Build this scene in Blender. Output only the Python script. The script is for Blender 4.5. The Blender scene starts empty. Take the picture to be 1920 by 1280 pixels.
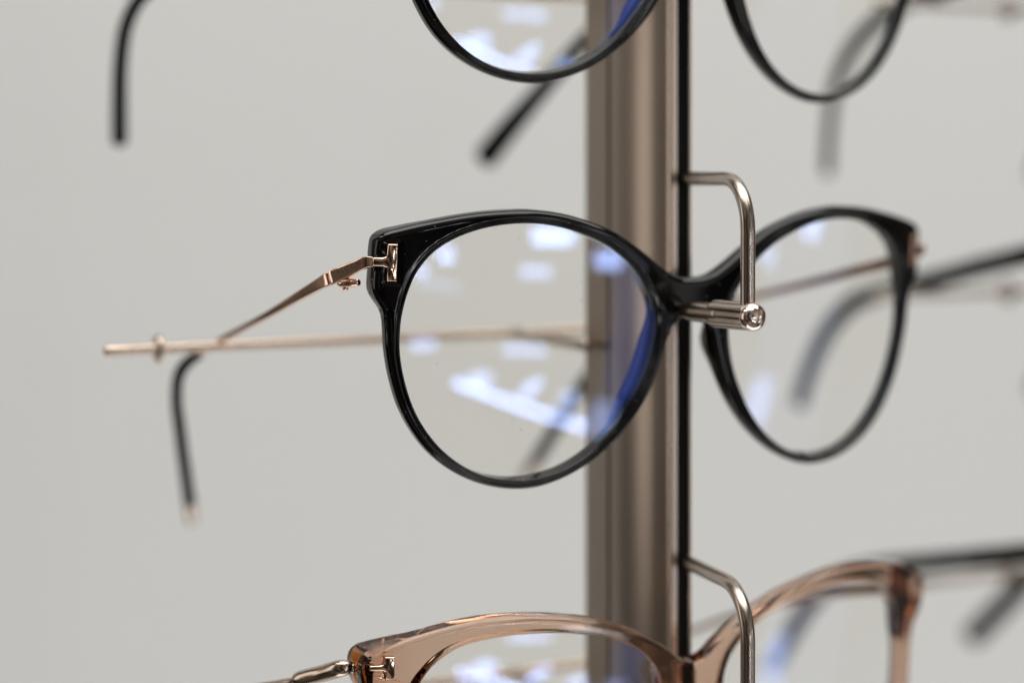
import bpy, bmesh, math
import numpy as np
from mathutils import Vector, Matrix

# ------------------------------------------------------------------ camera
C = bpy.context.scene
EYE = 1.40                       # camera height above the shop floor (m)
HORIZON, FPX = 320.0, 3500.0     # level camera with a vertical shift
cam_d = bpy.data.cameras.new('camera')
cam = bpy.data.objects.new('camera', cam_d)
C.collection.objects.link(cam)
cam.location = (0, 0, EYE)
cam.rotation_euler = (math.radians(90), 0, 0)
cam_d.sensor_fit = 'HORIZONTAL'
cam_d.sensor_width = 36.0
cam_d.lens = 36.0 * FPX / 1920.0
cam_d.shift_y = -(640 - HORIZON) / 1920.0
cam_d.clip_start = 0.02
cam_d.clip_end = 20
cam_d.dof.use_dof = True
cam_d.dof.focus_distance = 0.371
cam_d.dof.aperture_fstop = 4.1
C.camera = cam

# ------------------------------------------------------------------ ambient light of the shop
W = bpy.data.worlds.new('World')
C.world = W
W.use_nodes = True
wb = W.node_tree.nodes['Background']
wb.inputs[1].default_value = 1.0
# noise of dim brown and paler patches, added for contrast in metal reflections
_nt = W.node_tree
_tc = _nt.nodes.new('ShaderNodeTexCoord')
_n = _nt.nodes.new('ShaderNodeTexNoise')
_n.inputs['Scale'].default_value = 1.9
_n.inputs['Detail'].default_value = 1.0
_r = _nt.nodes.new('ShaderNodeValToRGB')
_e = _r.color_ramp.elements
_e[0].position, _e[0].color = 0.40, (0.012, 0.010, 0.008, 1)
_e[1].position, _e[1].color = 0.70, (0.36, 0.33, 0.295, 1)
_m = _e.new(0.52)
_m.color = (0.10, 0.082, 0.066, 1)
_nt.links.new(_tc.outputs['Generated'], _n.inputs['Vector'])
_nt.links.new(_n.outputs['Fac'], _r.inputs[0])
_nt.links.new(_r.outputs[0], wb.inputs[0])
C.view_settings.view_transform = 'Standard'
C.view_settings.look = 'None'
C.view_settings.exposure = 0
C.view_settings.gamma = 1
C.view_settings.use_curve_mapping = False


def lamp(name, at, size, radiance, look=None, color=(1, 1, 1), roll=0, shape='RECTANGLE'):
    """An area lamp out of view: position in metres, size in metres, radiance as seen."""
    l = bpy.data.lights.new(name, 'AREA')
    l.shape = shape
    l.size = size[0]
    l.size_y = size[1]
    area = size[0] * size[1] * (1 if shape == 'RECTANGLE' else math.pi / 4)
    l.energy = radiance * area * math.pi
    l.color = color
    o = bpy.data.objects.new(name, l)
    C.collection.objects.link(o)
    o.location = at
    d = Vector(look or (0.03, 0.39, EYE - 0.03)) - Vector(at)
    o.rotation_euler = (d.to_track_quat('-Z', 'Y').to_matrix().to_4x4() @ Matrix.Rotation(roll, 4, 'Z')).to_euler()
    return o


def shop_dir(az, el, dist):
    a, e = math.radians(az), math.radians(el)
    return (dist * math.cos(e) * math.sin(a), 0.39 - dist * math.cos(e) * math.cos(a), EYE - 0.04 + dist * math.sin(e))


# big soft lights, out of view, that wash the white wall
lamp('ceiling_softbox', (0.15, -0.5, 3.2), (1.8, 0.9), 2.6, look=(0.25, 0.95, 1.3), color=(1, 0.98, 0.95))
lamp('wall_fill_top', (0.35, 0.30, 2.9), (2.6, 1.0), 4.1, look=(0.24, 0.93, 1.15), color=(1, 0.995, 0.975))  # unseen lamp added above to brighten the wall, not the frame fronts
lamp('wall_fill_low', (0.42, 0.52, 0.45), (1.8, 0.5), 1.8, look=(0.24, 0.93, 1.3), color=(1, 0.99, 0.97))  # unseen fill added from below to even out the wall
lamp('ceiling_strip', (-1.3, 0.1, 2.7), (1.2, 0.25), 4.5, look=(0.0, 0.9, 1.3), color=(1, 0.97, 0.93))
# lamps of the shop behind the camera (they show as reflections in the lenses)
lamp('downlight_panel', shop_dir(37, -2.6, 2.2), (0.23, 0.06), 17)
lamp('downlight_spot', shop_dir(21.8, -5.0, 2.2), (0.09, 0.065), 14, shape='ELLIPSE')
lamp('downlight_spot', shop_dir(18.3, -6.8, 2.2), (0.06, 0.06), 12, shape='ELLIPSE')
lamp('downlight_panel', shop_dir(34.6, -6.9, 2.2), (0.17, 0.035), 10)
lamp('downlight_panel', shop_dir(45.6, -5.3, 2.2), (0.16, 0.075), 12)
lamp('cove_light', shop_dir(20.8, -8.6, 2.2), (0.22, 0.035), 3, roll=math.radians(-8))
lamp('shelf_light', shop_dir(19, -16, 2.2), (0.12, 0.035), 11)
lamp('shelf_light', shop_dir(33.7, -16.6, 2.2), (0.24, 0.026), 11)
lamp('counter_strip', shop_dir(34.3, -23.6, 2.2), (0.80, 0.022), 26, roll=math.radians(-15))
lamp('counter_lamp', shop_dir(27.4, -20.3, 2.2), (0.13, 0.065), 10, shape='ELLIPSE')
lamp('counter_lamp', shop_dir(35.2, -21.4, 2.2), (0.15, 0.055), 11, roll=math.radians(35), shape='ELLIPSE')
lamp('counter_lamp', shop_dir(41.4, -22.6, 2.2), (0.10, 0.08), 8, shape='ELLIPSE')
lamp('counter_panel', shop_dir(47.6, -24.6, 2.2), (0.14, 0.16), 4)
lamp('side_panel', shop_dir(80.4, -1.0, 2.2), (0.12, 0.12), 9)
lamp('side_panel', shop_dir(71.6, -4.0, 2.2), (0.20, 0.07), 5, roll=math.radians(-30))
lamp('side_panel', shop_dir(75, -20.5, 2.2), (0.16, 0.20), 4)
lamp('dim_reflection_panel', shop_dir(50, -8, 3.0), (0.34, 1.5), 0.7, color=(0.7, 0.75, 1.0))  # dim bluish panel added to tint the lens reflection over the pole
lamp('dim_reflection_panel', shop_dir(80, -12, 3.2), (0.8, 1.5), 0.5, color=(0.9, 0.93, 1.0))
lamp('lip_highlight_panel', shop_dir(58.5, -4, 3.0), (0.26, 1.4), 0.5)  # panel added so the pole's slot lip mirrors something bright
lamp('pole_highlight_panel', (-1.5, 0.35, 1.5), (0.50, 1.0), 1.35, look=(0.03, 0.41, 1.38), color=(1.0, 0.93, 0.87))  # panel added at the left to give the pole its vertical highlight


# ------------------------------------------------------------------ materials
def mat(name, base, metal=0.0, rough=0.3, ior=1.5, coat=0.0, trans=0.0, noise=0.0, scale=300.0, bump=0.0, stretch=(1, 1, 1)):
    m = bpy.data.materials.new(name)
    m.use_nodes = True
    nt = m.node_tree
    p = nt.nodes['Principled BSDF']
    p.inputs['Base Color'].default_value = (*base, 1)
    p.inputs['Metallic'].default_value = metal
    p.inputs['Roughness'].default_value = rough
    p.inputs['IOR'].default_value = ior
    p.inputs['Coat Weight'].default_value = coat
    p.inputs['Coat Roughness'].default_value = 0.03
    p.inputs['Transmission Weight'].default_value = trans
    if noise or bump:
        tc = nt.nodes.new('ShaderNodeTexCoord')
        mp = nt.nodes.new('ShaderNodeMapping')
        mp.inputs['Scale'].default_value = stretch
        n = nt.nodes.new('ShaderNodeTexNoise')
        n.inputs['Scale'].default_value = scale
        n.inputs['Detail'].default_value = 4
        nt.links.new(tc.outputs['Object'], mp.inputs[0])
        nt.links.new(mp.outputs[0], n.inputs['Vector'])
        if noise:
            r = nt.nodes.new('ShaderNodeMapRange')
            r.inputs['To Min'].default_value = max(0.01, rough - noise)
            r.inputs['To Max'].default_value = rough + noise
            nt.links.new(n.outputs['Fac'], r.inputs['Value'])
            nt.links.new(r.outputs[0], p.inputs['Roughness'])
        if bump:
            b = nt.nodes.new('ShaderNodeBump')
            b.inputs['Strength'].default_value = bump
            b.inputs['Distance'].default_value = 0.0002
            nt.links.new(n.outputs['Fac'], b.inputs['Height'])
            nt.links.new(b.outputs[0], p.inputs['Normal'])
    return m


M = {}
M['black'] = mat('polished_black_acetate', (0.0025, 0.0025, 0.003), rough=0.06, ior=1.45, noise=0.02, scale=500)
M['black_tip'] = mat('satin_black_tip', (0.0015, 0.0025, 0.0045), rough=0.4, ior=1.15)
M['rose_gold'] = mat('rose_gold', (0.93, 0.66, 0.52), metal=1, rough=0.10, noise=0.03, scale=800)
M['champagne'] = mat('champagne_metal', (0.56, 0.455, 0.37), metal=1, rough=0.2, noise=0.05, scale=600)
M['nickel'] = mat('brushed_bronze_nickel', (0.46, 0.395, 0.34), metal=1, rough=0.24, noise=0.06, scale=900)
M['nickel_bright'] = mat('polished_nickel', (0.84, 0.70, 0.61), metal=1, rough=0.20)
M['lip'] = mat('lip_highlight_metal', (0.92, 0.78, 0.66), metal=1, rough=0.25)  # lighter metal for the slot lip, its highlight put into the colour
M['bronze'] = mat('anodised_bronze', (0.36, 0.30, 0.25), metal=1, rough=0.30, noise=0.04, scale=300, stretch=(1, 1, 0.02), bump=0.05)
M['slot'] = mat('slot_shadow', (0.006, 0.006, 0.007), rough=0.6, ior=1.2)
M['brown'] = mat('clear_brown_acetate', (0.98, 0.96, 0.94), rough=0.02, ior=1.47, trans=1.0)
M['amber'] = mat('brown_acetate_dark_side', (0.50, 0.22, 0.055), rough=0.05, ior=1.47, trans=1.0)  # side faces of the brown acetate, internal reflection tinted in
M['wall'] = mat('painted_wall', (0.735, 0.74, 0.725), rough=0.9, noise=0.02, scale=8)


def volume_tint(m, col, dens):
    nt = m.node_tree
    v = nt.nodes.new('ShaderNodeVolumeAbsorption')
    v.inputs['Color'].default_value = (*col, 1)
    v.inputs['Density'].default_value = dens
    nt.links.new(v.outputs[0], nt.nodes['Material Output'].inputs['Volume'])


volume_tint(M['brown'], (0.77, 0.46, 0.22), 235)
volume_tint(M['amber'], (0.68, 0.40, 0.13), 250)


def lens_mat(name, t, g):
    """Clear lens with a bluish anti-reflection coating: what passes through plus what the coat mirrors."""
    m = bpy.data.materials.new(name)
    m.use_nodes = True
    nt = m.node_tree
    nt.nodes.clear()
    out = nt.nodes.new('ShaderNodeOutputMaterial')
    out.name = 'Material Output'
    a = nt.nodes.new('ShaderNodeAddShader')
    tr = nt.nodes.new('ShaderNodeBsdfTransparent')
    tr.inputs[0].default_value = (*t, 1)
    gl = nt.nodes.new('ShaderNodeBsdfGlossy')
    gl.inputs['Color'].default_value = (*g, 1)
    gl.inputs['Roughness'].default_value = 0.004
    nt.links.new(tr.outputs[0], a.inputs[0])
    nt.links.new(gl.outputs[0], a.inputs[1])
    nt.links.new(a.outputs[0], out.inputs[0])
    return m


def dust(m, scale, size, strength, share):
    """A few specks of dust and lint lying on a surface."""
    nt = m.node_tree
    out = nt.nodes['Material Output']
    src = out.inputs['Surface'].links[0].from_socket
    tc = nt.nodes.new('ShaderNodeTexCoord')
    v = nt.nodes.new('ShaderNodeTexVoronoi')
    v.inputs['Scale'].default_value = scale
    nt.links.new(tc.outputs['Object'], v.inputs['Vector'])
    lt = nt.nodes.new('ShaderNodeMath')
    lt.operation = 'LESS_THAN'
    lt.inputs[1].default_value = size
    nt.links.new(v.outputs['Distance'], lt.inputs[0])
    sp = nt.nodes.new('ShaderNodeSeparateColor')
    nt.links.new(v.outputs['Color'], sp.inputs[0])
    l2 = nt.nodes.new('ShaderNodeMath')
    l2.operation = 'LESS_THAN'
    l2.inputs[1].default_value = share
    nt.links.new(sp.outputs[0], l2.inputs[0])
    mu = nt.nodes.new('ShaderNodeMath')
    mu.operation = 'MULTIPLY'
    nt.links.new(lt.outputs[0], mu.inputs[0])
    nt.links.new(l2.outputs[0], mu.inputs[1])
    m2 = nt.nodes.new('ShaderNodeMath')
    m2.operation = 'MULTIPLY'
    m2.inputs[1].default_value = strength
    nt.links.new(mu.outputs[0], m2.inputs[0])
    d = nt.nodes.new('ShaderNodeBsdfDiffuse')
    d.inputs[0].default_value = (0.6, 0.6, 0.58, 1)
    mx = nt.nodes.new('ShaderNodeMixShader')
    nt.links.new(m2.outputs[0], mx.inputs[0])
    nt.links.new(src, mx.inputs[1])
    nt.links.new(d.outputs[0], mx.inputs[2])
    nt.links.new(mx.outputs[0], out.inputs['Surface'])


M['lens'] = lens_mat('coated_lens_front', (0.958, 0.950, 0.918), (0.030, 0.044, 0.088))
M['lens_back'] = lens_mat('coated_lens_back', (0.99, 0.99, 0.985), (0.006, 0.006, 0.010))
dust(M['lens'], 450, 0.07, 0.35, 0.30)
dust(M['black'], 700, 0.10, 0.25, 0.25)
M['lens_edge'] = mat('lens_edge_blue_reflection', (0.0, 0.012, 0.20), rough=0.35)  # blue coating reflection put into the edge colour


# ------------------------------------------------------------------ helpers (all lengths in mm unless said)
def P(px, py, d):
    """Point at depth d (mm) along the view ray of a picture point, in mm from the camera."""
    return Vector(((px - 960) * d / FPX, d, (HORIZON - py) * d / FPX))


def to_world(v):
    return Vector((v[0] / 1000, v[1] / 1000, EYE + v[2] / 1000))


def link(name, me, mats, parent=None, smooth=True):
    o = bpy.data.objects.new(name, me)
    C.collection.objects.link(o)
    for m in (mats if isinstance(mats, (list, tuple)) else [mats]):
        me.materials.append(m)
    if parent:
        o.parent = parent
    if smooth:
        for p in me.polygons:
            p.use_smooth = True
    return o


def mesh(name, verts, faces, mats, parent=None, smooth=True, s=0.001, fix=True):
    me = bpy.data.meshes.new(name)
    me.from_pydata([(v[0] * s, v[1] * s, v[2] * s) for v in verts], [], faces)
    me.update()
    if fix:
        bm = bmesh.new()
        bm.from_mesh(me)
        bmesh.ops.recalc_face_normals(bm, faces=bm.faces)
        bm.to_mesh(me)
        bm.free()
    return link(name, me, mats, parent, smooth)


def catmull(pts, n=8, closed=False):
    pts = [np.array(p, float) for p in pts]
    out = []
    N = len(pts)
    rng = range(N if closed else N - 1)
    for i in rng:
        if closed:
            p0, p1, p2, p3 = pts[(i - 1) % N], pts[i], pts[(i + 1) % N], pts[(i + 2) % N]
        else:
            p1, p2 = pts[i], pts[i + 1]
            p0 = pts[i - 1] if i > 0 else 2 * p1 - p2
            p3 = pts[i + 2] if i + 2 < N else 2 * p2 - p1
        # centripetal parametrisation avoids overshoot
        t0 = 0
        t1 = t0 + max(np.linalg.norm(p1 - p0), 1e-6) ** .5
        t2 = t1 + max(np.linalg.norm(p2 - p1), 1e-6) ** .5
        t3 = t2 + max(np.linalg.norm(p3 - p2), 1e-6) ** .5
        for j in range(n):
            t = t1 + (t2 - t1) * j / n
            A1 = (t1 - t) / (t1 - t0) * p0 + (t - t0) / (t1 - t0) * p1
            A2 = (t2 - t) / (t2 - t1) * p1 + (t - t1) / (t2 - t1) * p2
            A3 = (t3 - t) / (t3 - t2) * p2 + (t - t2) / (t3 - t2) * p3
            B1 = (t2 - t) / (t2 - t0) * A1 + (t - t0) / (t2 - t0) * A2
            B2 = (t3 - t) / (t3 - t1) * A2 + (t - t1) / (t3 - t1) * A3
            out.append((t2 - t) / (t2 - t1) * B1 + (t - t1) / (t2 - t1) * B2)
    if not closed:
        out.append(pts[-1])
    return out


def tube(name, path, mats, parent=None, seg=20, n=8, smooth_path=True, up=(0, 0, 1), square=0.0, caps=True, angmod=None):
    """path: list of (x,y,z,half_width,half_height). square>0 gives a rounded-rectangle section."""
    pts = catmull(path, n) if smooth_path else [np.array(p, float) for p in path]
    verts, faces = [], []
    up = np.array(up, float)
    if caps:   # domed ends
        def cap(a, b):
            d = a[:3] - b[:3]
            d /= np.linalg.norm(d)
            r = min(a[3], a[4])
            res = []
            for q in (0.5, 0.8, 0.95, 1.0):
                k = math.sqrt(max(0.0, 1 - q * q)) + 0.02
                res.append(np.array([*(a[:3] + d * r * 0.6 * q), a[3] * k, a[4] * k]))
            return res
        pts = cap(pts[0], pts[1])[::-1] + pts + cap(pts[-1], pts[-2])
    L = len(pts)
    for i, p in enumerate(pts):
        a = pts[max(0, i - 1)][:3]
        b = pts[min(L - 1, i + 1)][:3]
        t = b - a
        t /= np.linalg.norm(t) + 1e-12
        side = np.cross(t, up)
        if np.linalg.norm(side) < 0.05:
            side = np.cross(t, np.array([0.45, -0.89, 0.0]))
        side /= np.linalg.norm(side)
        if i and np.dot(side, prev) < 0:
            side = -side
        prev = side
        u2 = np.cross(side, t)
        for k in range(seg):
            an = 2 * math.pi * k / seg
            c, s_ = math.cos(an), math.sin(an)
            if square:
                e = 1 - square
                c = math.copysign(abs(c) ** e, c)
                s_ = math.copysign(abs(s_) ** e, s_)
            f = angmod(i / L, an) if angmod else 1
            verts.append(p[:3] + side * c * p[3] * f + u2 * s_ * p[4] * f)
    for i in range(L - 1):
        for k in range(seg):
            a = i * seg + k
            b = i * seg + (k + 1) % seg
            faces.append((a, b, b + seg, a + seg))
    faces.append(tuple(range(seg)))
    faces.append(tuple(range((L - 1) * seg, L * seg)))
    return mesh(name, verts, faces, mats, parent)


def tag(o, label=None, cat=None, group=None, kind=None):
    for k, v in (('label', label), ('category', cat), ('group', group), ('kind', kind)):
        if v:
            o[k] = v
    return o


# ------------------------------------------------------------------ setting: wall behind the display
ALONG = Vector((0.8937, 0.4487, 0))      # direction of the display wall (left near, right far)
BACK = Vector((-0.4487, 0.8937, 0))      # away from the viewer, square to it
wc = Vector((140, 900, 0))
wv = []
for i in range(2):
    for j in range(2):
        for k in range(2):
            wv.append(wc + ALONG * (1600 if i else -560) + BACK * (20 if j else 0) + Vector((0, 0, 1300 if k else -1390)))
wall = mesh('wall', [(v.x, v.y, v.z) for v in wv],
            [(0, 1, 3, 2), (4, 6, 7, 5), (0, 4, 5, 1), (2, 3, 7, 6), (0, 2, 6, 4), (1, 5, 7, 3)], M['wall'], smooth=False)
wall.location = (0, 0, EYE)
tag(wall, kind='structure')

# ------------------------------------------------------------------ display pole
NOSE = Vector((37.0, 402.0, 0))


def pole(offset, label):
    root = bpy.data.objects.new('display_pole', None)
    C.collection.objects.link(root)
    base = NOSE + offset
    root.location = (base.x / 1000, base.y / 1000, 0.0)
    tag(root, label, 'display pole', 'slotted display poles')

    def uv(u, v):   # u back from the nose, v towards the left
        p = BACK * u - ALONG * v
        return (p.x, p.y)
    left = [(1.9, 1.55), (0.25, 1.6), (0, 1.7), (0, 3.0), (0.12, 3.12), (0.9, 3.4)]
    curve = [(0.9, 3.35), (2.5, 4.15), (5, 5.3), (8, 6.25), (11, 6.85), (14, 7.15), (17, 7.25), (19.2, 7.25)]
    left += [tuple(p) for p in catmull(curve, 5)][1:]
    left += [(19.35, 7.1), (19.4, 6.4), (20.3, 6.4), (20.35, 7.15), (20.5, 7.3), (30.3, 7.4), (30.8, 7.1), (31, 6.6)]
    right = [(31, -6.6), (30.8, -7.1), (30.3, -7.3)] + [tuple(p) for p in catmull([(19, -7.25), (14, -7.1), (8, -6.0), (4, -4.3), (0.9, -2.3)], 5)]
    right += [(0.3, -2.15), (0, -1.95), (0, -1.6), (0.2, -1.45), (1.9, -1.4)]
    prof = left + right
    z0, z1 = 0.0, 2300.0
    n = len(prof)
    verts = [(*uv(u, v), z0) for u, v in prof] + [(*uv(u, v), z1) for u, v in prof]
    faces = [(i, (i + 1) % n, n + (i + 1) % n, n + i) for i in range(n)] + [tuple(range(n)), tuple(range(n, 2 * n))]
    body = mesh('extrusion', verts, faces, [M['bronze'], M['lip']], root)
    for p in body.data.polygons:   # bright highlight of the slot lip, put into a lighter metal
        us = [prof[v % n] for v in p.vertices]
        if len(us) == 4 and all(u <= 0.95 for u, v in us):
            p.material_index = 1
    try:
        for p in body.data.polygons:
            if len(p.vertices) > 4:
                p.use_smooth = False
        body.data.set_sharp_from_angle(angle=math.radians(28))
    except Exception as e:
        print('sharp', e)
    pr = [(1.95, 1.5), (0.5, 1.45), (0.5, -1.3), (1.95, -1.3)]
    verts = [(*uv(u, v), z0) for u, v in pr] + [(*uv(u, v), z1) for u, v in pr]
    mesh('slot_strip', verts, [(0, 1, 5, 4), (1, 2, 6, 5), (2, 3, 7, 6), (3, 0, 4, 7), (0, 1, 2, 3), (4, 5, 6, 7)], M['slot'], root, smooth=False)
    return root


pole(Vector((0, 0, 0)), 'bronze metal display pole with a black slot, standing beside the lenses in the middle')
NB = Vector((192, 97, 0))      # the next display column to the right

# ------------------------------------------------------------------ brackets hooked in the slot (wire + nose pin)
AX = -BACK                       # towards the shop


def bracket(dz, label):
    root = bpy.data.objects.new('nose_bracket', None)
    C.collection.objects.link(root)
    o = NOSE + ALONG * 0.7 + Vector((0.0, 0, -1.7 + dz))
    root.location = to_world(o)
    tag(root, label, 'display bracket', 'wire brackets hooked into the pole')
    drop = -27.5
    e = AX * 29.6 + ALONG * -4.1
    ed = e.normalized()
    RB = 10.0
    pts = [(-ed * 0.2, 1.5), (ed * 4, 1.5), (ed * (e.length - RB - 5), 1.5)]
    for q in range(0, 91, 15):
        a_ = math.radians(q)
        pts.append((ed * (e.length - RB + RB * math.sin(a_)) + Vector((0, 0, -RB + RB * math.cos(a_))), 1.5))
    pts += [(e + Vector((0, 0, z_)), 1.5) for z_ in (-13, -19, drop + 1.5)]
    tube('wire', [(*p, r, r) for p, r in pts], M['nickel'], root, seg=28, up=(ALONG.x, ALONG.y, 0))
    # pin: lies along the display axis under the bridge
    tip = e + Vector((0, 0, drop))

    PX = Matrix.Rotation(math.radians(8.5), 3, 'Z') @ AX

    def a(t, dzz=0):
        p = tip + PX * t + Vector((0, 0, dzz))
        return (p.x, p.y, p.z)
    pin = tube('pin', [(*a(-20.0), 1.35, 1.35), (*a(-18.7), 1.7, 1.7), (*a(-16.5), 2.05, 2.05), (*a(-15), 2.1, 2.1), (*a(-8), 2.12, 2.12)],
               M['nickel'], root, seg=32)

    def rib(q, an):
        return 1.0 if (math.sin(an) > 0.40 or math.sin(an) < -0.40) else 0.70
    slv = tube('sleeve', [(*a(-10.2), 2.3, 2.3), (*a(-9.7), 2.75, 2.75), (*a(-8.7), 2.85, 2.85), (*a(-6), 2.85, 2.85), (*a(-1), 2.85, 2.85), (*a(0.6), 2.8, 2.8)],
               M['nickel'], root, seg=64, angmod=rib, caps=False)
    prof = [(0.3, 2.6), (0.7, 2.88), (1.4, 2.95), (2.0, 2.86), (2.5, 2.62), (2.95, 2.2), (3.3, 1.65), (3.52, 1.05), (3.62, 0.5), (3.65, 0.06)]
    tube('end_cap', [(*a(t), q, q) for t, q in prof], M['nickel_bright'], root, seg=48, n=3, caps=False)
    return root


bracket(0, 'bent metal wire bracket whose pin holds up the black round glasses in the middle')
bracket(-82.5, 'bent metal wire bracket at the lower edge, in front of the clear brown glasses')

# ------------------------------------------------------------------ T shaped temple rests behind the pole


def rest_bar(tip, z, length, stem_at, ring, label, rr=2.9, stem=37.5, metal='champagne'):
    root = bpy.data.objects.new('temple_rest', None)
    C.collection.objects.link(root)
    b = Vector((tip[0], tip[1], z))
    root.location = to_world(b)
    tag(root, label, 'temple rest', 'bars the glasses temples lie on')
    p = [ALONG * t for t in (0, length * .3, length * .7, length)]
    tube('crossbar', [(*q, 1.2, 1.2) for q in p], M[metal], root, seg=24)
    q = ALONG * ring
    tube('stop_ring', [(*(q - ALONG * .6), rr, rr), (*(q - ALONG * .35), rr + .2, rr + .2), (*(q + ALONG * .35), rr + .2, rr + .2), (*(q + ALONG * .6), rr, rr)],
         M[metal], root, seg=28, caps=False)
    s0 = ALONG * stem_at
    tube('stem', [(*(s0 - BACK * k), 1.3, 1.3) for k in (0.3, stem * .5, stem)], M['nickel'], root, seg=20)
    return root


rest_bar((-88.9, 409.6), -39.5, 136, 99.4, 11.5, 'thin gold rest bar behind the black round glasses, its ringed end left in the open', )
rest_bar((-88.9, 409.6), 43.0, 136, 99.4, 11.5, 'rest bar behind the upper black glasses at the top edge')
rest_bar((-88.9, 409.6), -122.0, 136, 99.4, 11.5, 'rest bar seen through the lens of the clear brown glasses')
for z, lab in ((46.6, 'blurred rest bar at the top right edge, of the next column'),
               (-34.8, 'blurred rest bar at right, level with the black round glasses'),
               (-115.7, 'blurred rest bar at the lower right, under a black temple')):
    rest_bar((101.0, 517.0), z, 136, 99.4, 47.0, lab, rr=3.3, metal='nickel')

# ------------------------------------------------------------------ glasses
RF = Matrix(((0.89366339, -0.44653477, 0.04441222), (0.44873666, 0.88903619, -0.09082984), (0.00107461, 0.10110069, 0.99487562)))
TF = Vector((38.156, 392.846, -32.071))
KB = 0.002397                     # bow of the frame front

ROUND_OUT = [(0, 9.5), (2.5, 9.6), (4.8, 10.3), (7.9, 12.1), (11, 14.3), (14.4, 16.7), (18.8, 19.3), (24.5, 21.5), (30.5, 23.1), (36.5, 23.8), (42.5, 23.7),
             (49.2, 23.0), (56.8, 21.5), (63, 19.9), (66.2, 18.8), (67.6, 17.5), (68.0, 15.3), (68.0, 11), (68.0, 7.0), (67.2, 5.0), (65.9, 2.8), (65.4, -0.5), (65.0, -5),
             (63.8, -11), (61.8, -17), (59, -22.1), (55.6, -26.3), (51, -29.9), (45.3, -32.5), (39.4, -33.7), (34, -33.6), (28.8, -32.2), (23.2, -29.5),
             (17.8, -25.5), (13, -20.4), (9.4, -14.8), (7.2, -9.3), (5.6, -4), (4.8, -1.4), (3, 0.6), (0, 1.5)]
ROUND_IN = [(62.8, -1), (62.6, 2), (61.7, 6.5), (60, 11), (57, 15), (53, 17.8), (48, 19.8), (42.5, 20.9), (37, 21.1), (31, 20.3), (25.5, 18.6), (20.5, 16.3),
            (16, 13), (12.5, 9), (10, 4.5), (9.2, 0), (9.6, -4.5), (11, -10), (13.5, -15.5), (17, -21), (21, -25.3), (25.5, -28.5), (30.5, -30.6), (36, -31.6),
            (41.5, -31.4), (46.5, -30), (51.5, -27), (56, -22.5), (59.5, -16.8), (61.8, -10), (62.7, -5)]
SOFT_OUT = [(0, 10), (3, 11), (6, 13.5), (12.5, 17.5), (22.5, 21.5), (31, 23.2), (40, 24), (50, 23.5), (61.5, 20.6), (67, 18.0), (69.3, 16.6), (70.1, 15), (69.8, 11),
            (68.5, 8), (66.5, 5), (66, 0), (65.8, -8), (64.5, -16), (61, -21), (55, -23.5), (45, -25), (30, -25), (20, -23), (12, -17), (8.5, -10), (6.5, -3),
            (5, 0), (3, 2), (0, 3)]
SOFT_IN = [(7.5, 4), (8.7, 9), (12.5, 13.7), (19, 17.3), (27.5, 19.4), (37, 20.2), (45.5, 19.8), (52.5, 18), (57.5, 14), (60.2, 9), (61.3, 3), (61.8, -4), (61, -12),
           (58.5, -18), (53, -21), (44, -22), (31, -22), (22, -20), (14.5, -14.5), (10, -7), (7.9, -1)]
T_SHAPE = [(64.1, 16.7), (64.0, 9.1), (65.9, 9.1), (65.95, 11.3), (66.15, 11.9), (66.8, 12.1), (68.9, 12.1), (68.9, 13.9), (66.9, 13.9), (66.3, 14.05), (66.05, 14.6), (66.0, 16.7)]


def t_shape(dz):
    return T_SHAPE if not dz else [(x, 15.0 + (z - 12.9) * 0.62) for x, z in T_SHAPE]


def seg_dist(p, poly, closed):
    a = poly if closed else poly[:-1]
    b = np.roll(poly, -1, axis=0) if closed else poly[1:]
    d = b - a
    L = (d ** 2).sum(1) + 1e-12
    best = np.full(len(p), 1e9)
    for i in range(0, len(p), 2000):
        q = p[i:i + 2000, None, :] - a[None]
        t = np.clip((q * d[None]).sum(2) / L[None], 0, 1)
        e = q - t[..., None] * d[None]
        best[i:i + 2000] = np.sqrt((e ** 2).sum(2)).min(1)
    return best


def inside(p, poly):
    x, z = p[:, 0], p[:, 1]
    r = np.zeros(len(p), bool)
    n = len(poly)
    j = n - 1
    for i in range(n):
        xi, zi, xj, zj = *poly[i], *poly[j]
        c = ((zi > z) != (zj > z)) & (x < (xj - xi) * (z - zi) / (zj - zi + 1e-12) + xi)
        r ^= c
        j = i
    return r


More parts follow.
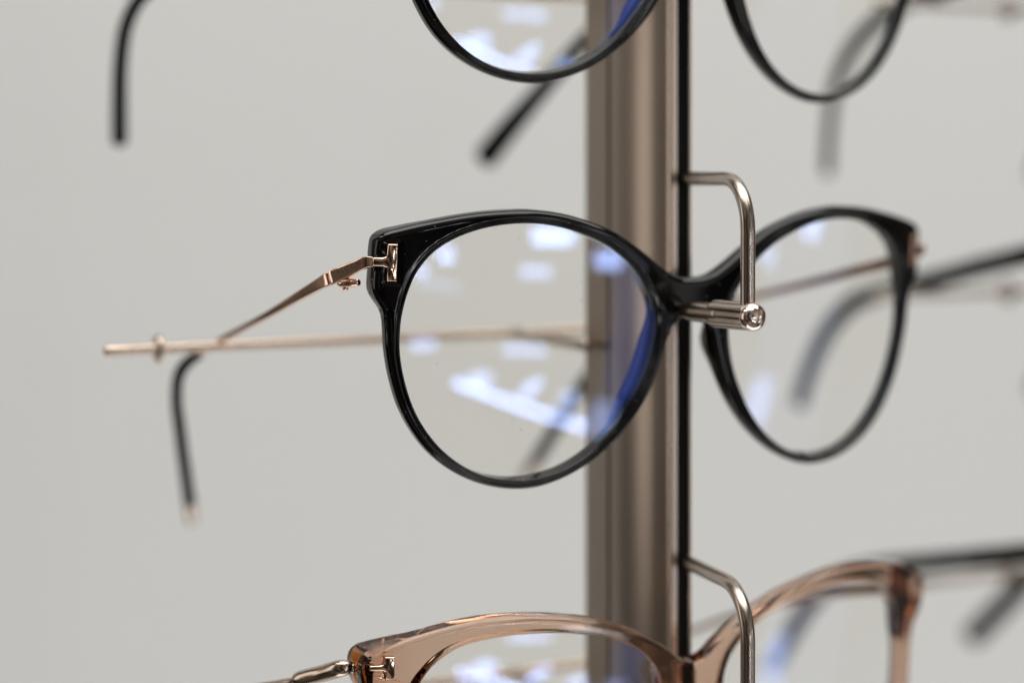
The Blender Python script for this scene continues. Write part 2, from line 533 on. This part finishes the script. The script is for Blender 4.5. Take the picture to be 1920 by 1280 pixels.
def front_mesh(name, outer, inner, emblem_recess, thick=4.0, dz=0.0, b_out=1.5, groove=True):
    op = np.array([q for q in catmull(outer, 6)])
    ip = np.array(catmull(inner, 6, closed=True))
    cen = np.array([36.0, -4.0])
    angs = list(np.linspace(-math.pi, math.pi, 520, endpoint=False))
    for q in (op[0], op[-1]):
        angs.append(math.atan2(q[1] - cen[1], q[0] - cen[0]))
    angs = sorted(set(round(a, 7) for a in angs))

    def hit(poly, a):
        d = np.array([math.cos(a), math.sin(a)])
        A = poly
        B = np.roll(poly, -1, axis=0)
        e = B - A
        w = A - cen
        den = d[0] * e[:, 1] - d[1] * e[:, 0]
        den = np.where(abs(den) < 1e-12, 1e-12, den)
        t = (w[:, 0] * e[:, 1] - w[:, 1] * e[:, 0]) / den
        u = (w[:, 0] * d[1] - w[:, 1] * d[0]) / den
        ok = (u >= -1e-6) & (u <= 1 + 1e-6) & (t > 0)
        return cen + d * t[ok].max()
    O = np.array([hit(op, a) for a in angs])
    I = np.array([hit(ip, a) for a in angs])
    O[:, 0] = np.where(O[:, 0] < 1e-4, 0, O[:, 0])
    NS = 30
    s = 0.5 - 0.5 * np.cos(np.linspace(0, math.pi, NS))
    G = I[:, None, :] * (1 - s)[None, :, None] + O[:, None, :] * s[None, :, None]
    nt = len(angs)
    flat = G.reshape(-1, 2)
    full_o = np.vstack([op * [-1, 1], ])[::-1]
    full_o = np.vstack([full_o, op])
    d_o = seg_dist(flat, full_o, False)
    d_i = seg_dist(flat, ip, True)
    x, z = flat[:, 0], flat[:, 1]
    base = KB * x * x

    def rnd(d, b):
        return np.where(d < b, b - np.sqrt(np.clip(b * b - (b - d) ** 2, 0, None)), 0)
    yf = base + rnd(d_o, b_out) + rnd(d_i, 0.45)
    if groove:
        yf += 0.22 * np.exp(-((d_i - 0.85) / 0.25) ** 2)
    if emblem_recess:
        tp = np.array(t_shape(dz))
        dT = seg_dist(flat, tp, True)
        dT = np.where(inside(flat, tp), 0, dT)
        yf += 0.3 * np.clip(0.85 - dT, 0, 0.4) / 0.4
    th = thick + 1.6 * np.clip((x - 58) / 8, 0, 1) * np.clip((z - 1) / 5, 0, 1) + (3.6 * np.clip((x - 60) / 8, 0, 1) ** 1.5 * np.clip((z - 0) / 8, 0, 1) if dz else 0)
    # nose pads grow out of the back on both sides of the bridge
    pad = 4.2 * np.exp(-((z + 6) / 6.5) ** 2) * np.clip((20 - x) / 9, 0, 1) * np.clip((x - 3) / 4, 0, 1)
    yb = base + th + pad * np.clip(d_i / 1.2, 0, 1) * np.clip((d_o + .4) / 1.5, 0, 1) - rnd(d_o, 1.2) - rnd(d_i, 0.5)
    nv = len(flat)
    verts = [(flat[i, 0], yf[i], flat[i, 1]) for i in range(nv)] + [(flat[i, 0], yb[i], flat[i, 1]) for i in range(nv)]
    faces = []
    for a in range(nt):
        b = (a + 1) % nt
        for k in range(NS - 1):
            q = (a * NS + k, b * NS + k, b * NS + k + 1, a * NS + k + 1)
            faces.append(q)
            faces.append(tuple(nv + v for v in q[::-1]))
        faces.append((a * NS, nv + a * NS, nv + b * NS, b * NS))
        oa, ob = a * NS + NS - 1, b * NS + NS - 1
        if not (flat[oa, 0] < 1e-4 and flat[ob, 0] < 1e-4):
            faces.append((oa, ob, nv + ob, nv + oa))
    N = len(verts)
    verts += [(-v[0], v[1], v[2]) for v in verts]
    faces += [tuple(N + q for q in f[::-1]) for f in faces]
    me = bpy.data.meshes.new(name)
    me.from_pydata([(v[0] * .001, v[1] * .001, v[2] * .001) for v in verts], [], faces)
    bm = bmesh.new()
    bm.from_mesh(me)
    bmesh.ops.remove_doubles(bm, verts=bm.verts, dist=2e-6)
    bmesh.ops.recalc_face_normals(bm, faces=bm.faces)
    bm.to_mesh(me)
    bm.free()
    me['nt'] = nt
    return me, ip, cen


def lens_mesh(name, ip, cen, side):
    NR = 22
    n = len(ip)
    grow = 0.35
    verts, faces = [], []

    def y(x, z):
        return KB * x * x + 0.1 + 0.002 * (z - cen[1]) ** 2
    rings = []
    for k in range(1, NR + 1):
        q = k / NR
        for p in ip:
            d = p - cen
            L = np.linalg.norm(d)
            pp = cen + d * q * (1 + grow / L)
            rings.append((pp[0], pp[1]))
    for back in (0, 1):
        dy = 1.6 * back
        verts.append((side * cen[0], y(*cen) + dy, cen[1]))
        verts += [(side * x_, y(x_, z_) + dy, z_) for x_, z_ in rings]
    nv = 1 + n * NR
    fm = []
    for back in (0, 1):
        o = back * nv
        for a in range(n):
            b = (a + 1) % n
            faces.append((o, o + 1 + a, o + 1 + b))
            fm.append(back)
            for k in range(NR - 1):
                faces.append((o + 1 + k * n + a, o + 1 + (k + 1) * n + a, o + 1 + (k + 1) * n + b, o + 1 + k * n + b))
                fm.append(back)
    me = bpy.data.meshes.new(name)
    me.from_pydata([(v[0] * .001, v[1] * .001, v[2] * .001) for v in verts], [], faces)
    me.update()
    for p, i in zip(me.polygons, fm):
        p.material_index = i
    return me


def edge_mesh(name, ip, cen, side):
    """Lens edge on the nose side, its blue reflection put into the colour: a band that tapers to nothing."""
    sel = [p for p in catmull([tuple(q) for q in ip], 1)]
    pts = []
    for p in ip:
        a = math.degrees(math.atan2(p[1] - cen[1], -(p[0] - cen[0])))
        w = math.exp(-((a + 14) / 26) ** 4) if -60 < a < 40 else 0
        if w > 0.02:
            pts.append((p, w, a))
    pts.sort(key=lambda q: q[2])
    verts, faces = [], []
    for p, w, a in pts:
        d = (p - cen) / np.linalg.norm(p - cen)
        y0 = KB * p[0] ** 2 + 1.75 + 0.002 * (p[1] - cen[1]) ** 2
        pi = p - d * 0.25
        pb = p - d * (0.3 + 1.2 * w)
        for q, yy in ((p, y0), (pi, y0), (pb, y0 + 2.2 * w + .05), (p + d * .1, y0 + 2.2 * w + .05)):
            verts.append((side * q[0], yy, q[1]))
    for i in range(len(pts) - 1):
        for k in range(4):
            a, b = i * 4 + k, i * 4 + (k + 1) % 4
            faces.append((a, b, b + 4, a + 4))
    faces.append((0, 1, 2, 3))
    L = len(pts) - 1
    faces.append(tuple(L * 4 + q for q in range(4)))
    me = bpy.data.meshes.new(name)
    me.from_pydata([(v[0] * .001, v[1] * .001, v[2] * .001) for v in verts], [], faces)
    me.update()
    return me


def emblem_mesh(name, side, dz=0):
    pts = t_shape(dz)
    me = bpy.data.meshes.new(name)
    bm = bmesh.new()
    vs = [bm.verts.new((side * x * .001, (KB * x * x - (0.12 if dz else 0.55)) * .001, z * .001)) for x, z in pts]
    f = bm.faces.new(vs)
    r = bmesh.ops.extrude_face_region(bm, geom=[f])
    top = [g for g in r['geom'] if isinstance(g, bmesh.types.BMVert)]
    bmesh.ops.translate(bm, verts=top, vec=(0, 0.0016, 0))
    bmesh.ops.recalc_face_normals(bm, faces=bm.faces)
    fv = set(vs)
    es = [e for e in bm.edges if e.verts[0] in fv and e.verts[1] in fv]
    bmesh.ops.bevel(bm, geom=es, offset=0.00038, segments=3, profile=0.5, affect='EDGES', clamp_overlap=True)
    bm.to_mesh(me)
    bm.free()
    return me


ROUND = front_mesh('frame_front', ROUND_OUT, ROUND_IN, True)
SOFT = front_mesh('frame_front', SOFT_OUT, SOFT_IN, True, dz=1.4, thick=4.4, b_out=1.2, groove=False)
ROUND_L = {s: lens_mesh('lens', ROUND[1], ROUND[2], s) for s in (-1, 1)}
SOFT_L = {s: lens_mesh('lens', SOFT[1], SOFT[2], s) for s in (-1, 1)}
ROUND_E = {s: edge_mesh('lens_edge', ROUND[1], ROUND[2], s) for s in (-1, 1)}
SOFT_E = {s: edge_mesh('lens_edge', SOFT[1], SOFT[2], s) for s in (-1, 1)}
EMB = {(s, st): emblem_mesh('emblem', s, st == 'soft') for s in (-1, 1) for st in ('round', 'soft')}
_done = set()


def add(name, me, mats, parent):
    o = bpy.data.objects.new(name, me)
    C.collection.objects.link(o)
    o.parent = parent
    if me.name not in _done:
        for m in mats:
            me.materials.append(m)
        for p in me.polygons:
            p.use_smooth = name != 'emblem_flat'
        if name == 'emblem':
            me.set_sharp_from_angle(angle=math.radians(35))
        _done.add(me.name)
    return o


def glasses(style, off, roll, yaw, temples, label, group=None, edges=True, pitch=0):
    root = bpy.data.objects.new('eyeglasses', None)
    C.collection.objects.link(root)
    R = (RF @ Matrix.Rotation(math.radians(roll), 3, 'Y') @ Matrix.Rotation(math.radians(yaw), 3, 'Z') @ Matrix.Rotation(math.radians(-pitch), 3, 'X'))
    T = TF + Vector(off)
    mw = R.to_4x4()
    mw.translation = to_world(T)
    root.matrix_world = mw
    tag(root, label, 'glasses', group)
    F, Ls, Es = (ROUND, ROUND_L, ROUND_E) if style == 'round' else (SOFT, SOFT_L, SOFT_E)
    first = F[0].name not in _done
    add('frame_front', F[0], [M['black']] if style == 'round' else [M['brown'], M['amber']], root)
    if style == 'soft' and first:      # end piece side: dark internal reflection put into an amber tint
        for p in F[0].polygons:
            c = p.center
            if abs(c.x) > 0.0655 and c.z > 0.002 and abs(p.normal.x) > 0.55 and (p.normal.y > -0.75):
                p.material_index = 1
    Ri = R.transposed()

    def loc(p):
        q = Ri @ (P(p[0], p[1], p[2]) - T)
        return (q.x, q.y, q.z)
    for s in (-1, 1):
        l = add('lens', Ls[s], [M['lens'], M['lens_back']], root)
        if edges:
            add('lens_edge', Es[s], [M['lens_edge']], l)
        add('emblem', EMB[(s, style)], [M['rose_gold']], root)
        t = temples[s]
        arm, tip, cap = t['arm'], t['tip'], t.get('cap')
        yb = KB * 68 * 68
        # metal temple: starts at the emblem, wraps the corner, hinge, slender arm
        za = 13.6 if style == 'soft' else 13.0
        xa = 2.0 if style == 'soft' else 0.0
        if style == 'soft':
            yb += 5.0
        a0 = [(s * (68.5 + xa), yb + 0.2, za, 0.6, 0.95), (s * (69.3 + xa * .6), yb + 1.1, za - .1, 0.7, 1.1)]
        pts = a0 + [(*loc(q), q[3], q[4]) for q in arm]
        tm = tube('temple', pts, M[t.get('mat', 'rose_gold')], root, seg=48, square=t.get('sq', 0.78), n=8)
        if t.get('hinge'):
            h = Vector(loc(t['hinge']))
            ax = Vector((0, 0, 1))
            tube('hinge', [(h.x - s * 3.2, h.y - 2.2, h.z - 1.1, 0.9, 0.8), (h.x - s * 2.4, h.y - 1.0, h.z - 1.3, 1.2, 1.0), (h.x - s * 1.2, h.y + 1.0, h.z - 1.6, 1.2, 1.0), (h.x - s * .9, h.y + 1.8, h.z - 1.7, .9, .8)],
                 M['rose_gold'], tm, seg=24)
            tube('screw', [(h.x - s * 1.5, h.y + .2, h.z - 2.2, .6, .6), (h.x - s * 1.5, h.y + .2, h.z - 2.75, .65, .65), (h.x - s * 1.5, h.y + .2, h.z - 2.9, .5, .5)],
                 M['rose_gold'], tm, seg=16)
        tp = tube('temple_tip', [(*loc(q), q[3], q[4]) for q in tip], M[t.get('tipmat', 'black_tip')], tm, seg=24, n=8)
        if cap:
            tube('tip_cap', [(*loc(q), q[3], q[4]) for q in cap], M['nickel'], tp, seg=20)
    return root


mid_l = dict(arm=[(664, 502, 373.5, .75, 1.25), (640, 512.5, 375.5, .75, 1.4), (622.5, 520.2, 377, .75, 1.45), (621.5, 520.7, 377.1, .5, 1.25), (619.5, 521.5, 377.3, .5, 1.25), (618.5, 522, 377.4, .7, 1.4), (606, 529, 379, .7, 1.25), (560, 556, 387, .65, .95), (510, 586, 396, .6, .72), (460, 613, 408, .6, .62),
                  (410, 640, 421, .65, .65), (380, 660, 430, .7, .7), (365, 670, 434, .8, .8)],
             tip=[(375, 664, 432, 1.1, 1.1), (355, 676, 436, 1.3, 1.35), (336, 702, 441, 1.35, 1.5), (331, 745, 446, 1.35, 1.5), (338, 810, 452, 1.4, 1.55), (347, 880, 458, 1.45, 1.6), (356, 944, 464, 1.5, 1.65)],
             cap=[(355, 940, 463.6, 1.55, 1.7), (360, 974, 467, 1.5, 1.6)], hinge=(636, 517, 375))
mid_r = dict(arm=[(1712, 480, 431, .7, 1.35), (1680, 489, 437, .7, 1.4), (1600, 509, 444, .65, 1.2), (1500, 535, 452, .65, 1.0), (1420, 554, 458, .65, .9), (1320, 577, 465, .65, .8), (1212, 599, 472, .65, .7), (1180, 612, 476, .7, .7)],
             tip=[(1190, 607, 475, 1.2, 1.2), (1160, 632, 479, 1.35, 1.5), (1122, 680, 484, 1.4, 1.6), (1085, 732, 490, 1.45, 1.7), (1030, 822, 500, 1.5, 1.75), (1005, 862, 505, 1.5, 1.75)],
             cap=[(1008, 857, 504.6, 1.6, 1.85), (984, 892, 509, 1.5, 1.7)], hinge=(1690, 487, 435))
glasses('round', (0, 0, 0), 0, 0, {-1: mid_l, 1: mid_r}, 'glossy black round glasses with rose gold temples, the only pair wholly in view')

top_l = dict(mat='black', tipmat='black_tip', sq=0.3,
             arm=[(700, -240, 372, 1, 2), (500, -170, 400, 1, 1.8), (360, -80, 430, 1, 1.6), (300, -30, 445, 1.1, 1.6)],
             tip=[(310, -42, 443, 1.3, 1.8), (262, -2, 452, 1.5, 1.9), (236, 50, 458, 1.7, 2.0), (226, 120, 463, 1.8, 2.1), (224, 190, 468, 1.9, 2.2), (224, 264, 473, 2.0, 2.3)])
top_r = dict(mat='black', tipmat='black_tip', sq=0.3,
             arm=[(1700, -260, 432, 1, 2), (1500, -180, 450, 1, 1.8), (1300, -70, 468, 1, 1.6), (1200, -20, 478, 1.1, 1.6)],
             tip=[(1210, -24, 477, 1.2, 1.6), (1150, 22, 484, 1.4, 1.9), (1085, 88, 492, 1.5, 2.1), (1010, 176, 501, 1.8, 2.5), (950, 246, 509, 2.5, 3.1), (912, 294, 515, 3.0, 3.4)])
glasses('round', (2.8, -0.3, 81.2), 2.4, 0.6, {-1: top_l, 1: top_r}, 'glossy black round glasses cut off by the top edge, only the lower rims showing', pitch=-3.3)

low_l = dict(mat='champagne', sq=0.05, tipmat='black_tip',
             arm=[(645, 1251, 374, 1.4, 1.65), (600, 1263, 378, 1.5, 1.7), (558, 1273.5, 381.5, 1.4, 1.5), (554, 1274.5, 382, .75, .85), (530, 1280, 385, .75, .85), (460, 1292, 394, .65, .7), (400, 1325, 412, .65, .7)],
             tip=[(410, 1320, 410, 1.1, 1.1), (360, 1360, 425, 1.3, 1.4), (335, 1420, 440, 1.4, 1.5), (345, 1560, 455, 1.5, 1.6)])
low_r = dict(mat='champagne', sq=0.3,
             arm=[(1712, 1092, 431, 1.2, 1.8), (1680, 1098, 437, 1.3, 1.8), (1600, 1108, 444, .8, 1.2), (1500, 1123, 452, .7, 1.0), (1400, 1146, 459, .65, .9), (1290, 1185, 467, .65, .8), (1212, 1212, 472, .65, .7)],
             tip=[(1225, 1208, 471, 1.1, 1.1), (1170, 1240, 478, 1.3, 1.5), (1100, 1310, 486, 1.4, 1.6), (1000, 1470, 503, 1.5, 1.7)])
glasses('soft', (0, 0, -81.0), -1.5, 0, {-1: low_l, 1: low_r}, 'clear brown glasses cut off by the bottom edge of the picture')

# next column to the right: only the temples reach into view
G2 = 'glasses of the next column'


def nb(al, tl, ar, tr):
    return {-1: dict(mat='black', sq=.3, arm=al, tip=tl), 1: dict(mat='black', sq=.3, arm=ar, tip=tr)}


def L_(pts, w, h):
    return [(*p, w, h) for p in pts]


glasses('round', (192, 97, 6), 0, 0, nb(
    L_([(2150, 415, 472), (1925, 478, 505), (1820, 504, 520)], 2.0, 2.8), L_([(1830, 502, 519), (1735, 528, 532), (1650, 548, 543), (1600, 568, 550), (1560, 608, 555), (1530, 662, 560), (1508, 722, 565), (1499, 755, 568)], 2.0, 2.6),
    L_([(2560, 380, 530), (2300, 480, 560), (2150, 540, 580)], 1.1, 1.9), L_([(2160, 536, 579), (2040, 590, 598), (1980, 650, 610), (1938, 732, 622)], 1.6, 2.2)),
    'blurred black glasses reaching in from the right beside the middle pair', G2)
glasses('round', (192, 97, 88), 0, 0, nb(
    L_([(2150, -130, 472), (1925, -65, 505), (1820, -38, 520)], 1.1, 1.9), L_([(1830, -41, 519), (1735, -8, 532), (1660, 28, 543), (1605, 82, 550), (1570, 150, 557), (1556, 230, 563), (1551, 322, 570)], 1.7, 2.4),
    L_([(2560, -160, 530), (2300, -60, 560), (2150, 10, 580)], 1.1, 1.9), L_([(2160, 6, 579), (2040, 110, 598), (1980, 220, 610), (1940, 330, 622)], 1.6, 2.2)),
    'blurred black glasses at upper right, temple tip hanging under the top black pair', G2)
glasses('round', (192, 97, -76), 0, 0, nb(
    L_([(2150, 1012, 472), (1925, 1036, 505), (1820, 1046, 518)], 2.0, 2.8), L_([(1830, 1045, 517), (1740, 1053, 529), (1640, 1064, 541), (1570, 1085, 548), (1522, 1128, 553), (1482, 1190, 560), (1447, 1252, 566)], 2.0, 2.5),
    L_([(2560, 1000, 530), (2300, 1010, 560), (2100, 1022, 585)], 1.1, 1.9), L_([(2110, 1021, 584), (2000, 1045, 598), (1930, 1085, 604), (1870, 1145, 610), (1822, 1194, 615)], 2.4, 3.4)),
    'blurred black glasses at the lower right, a temple running above the brown pair', G2)
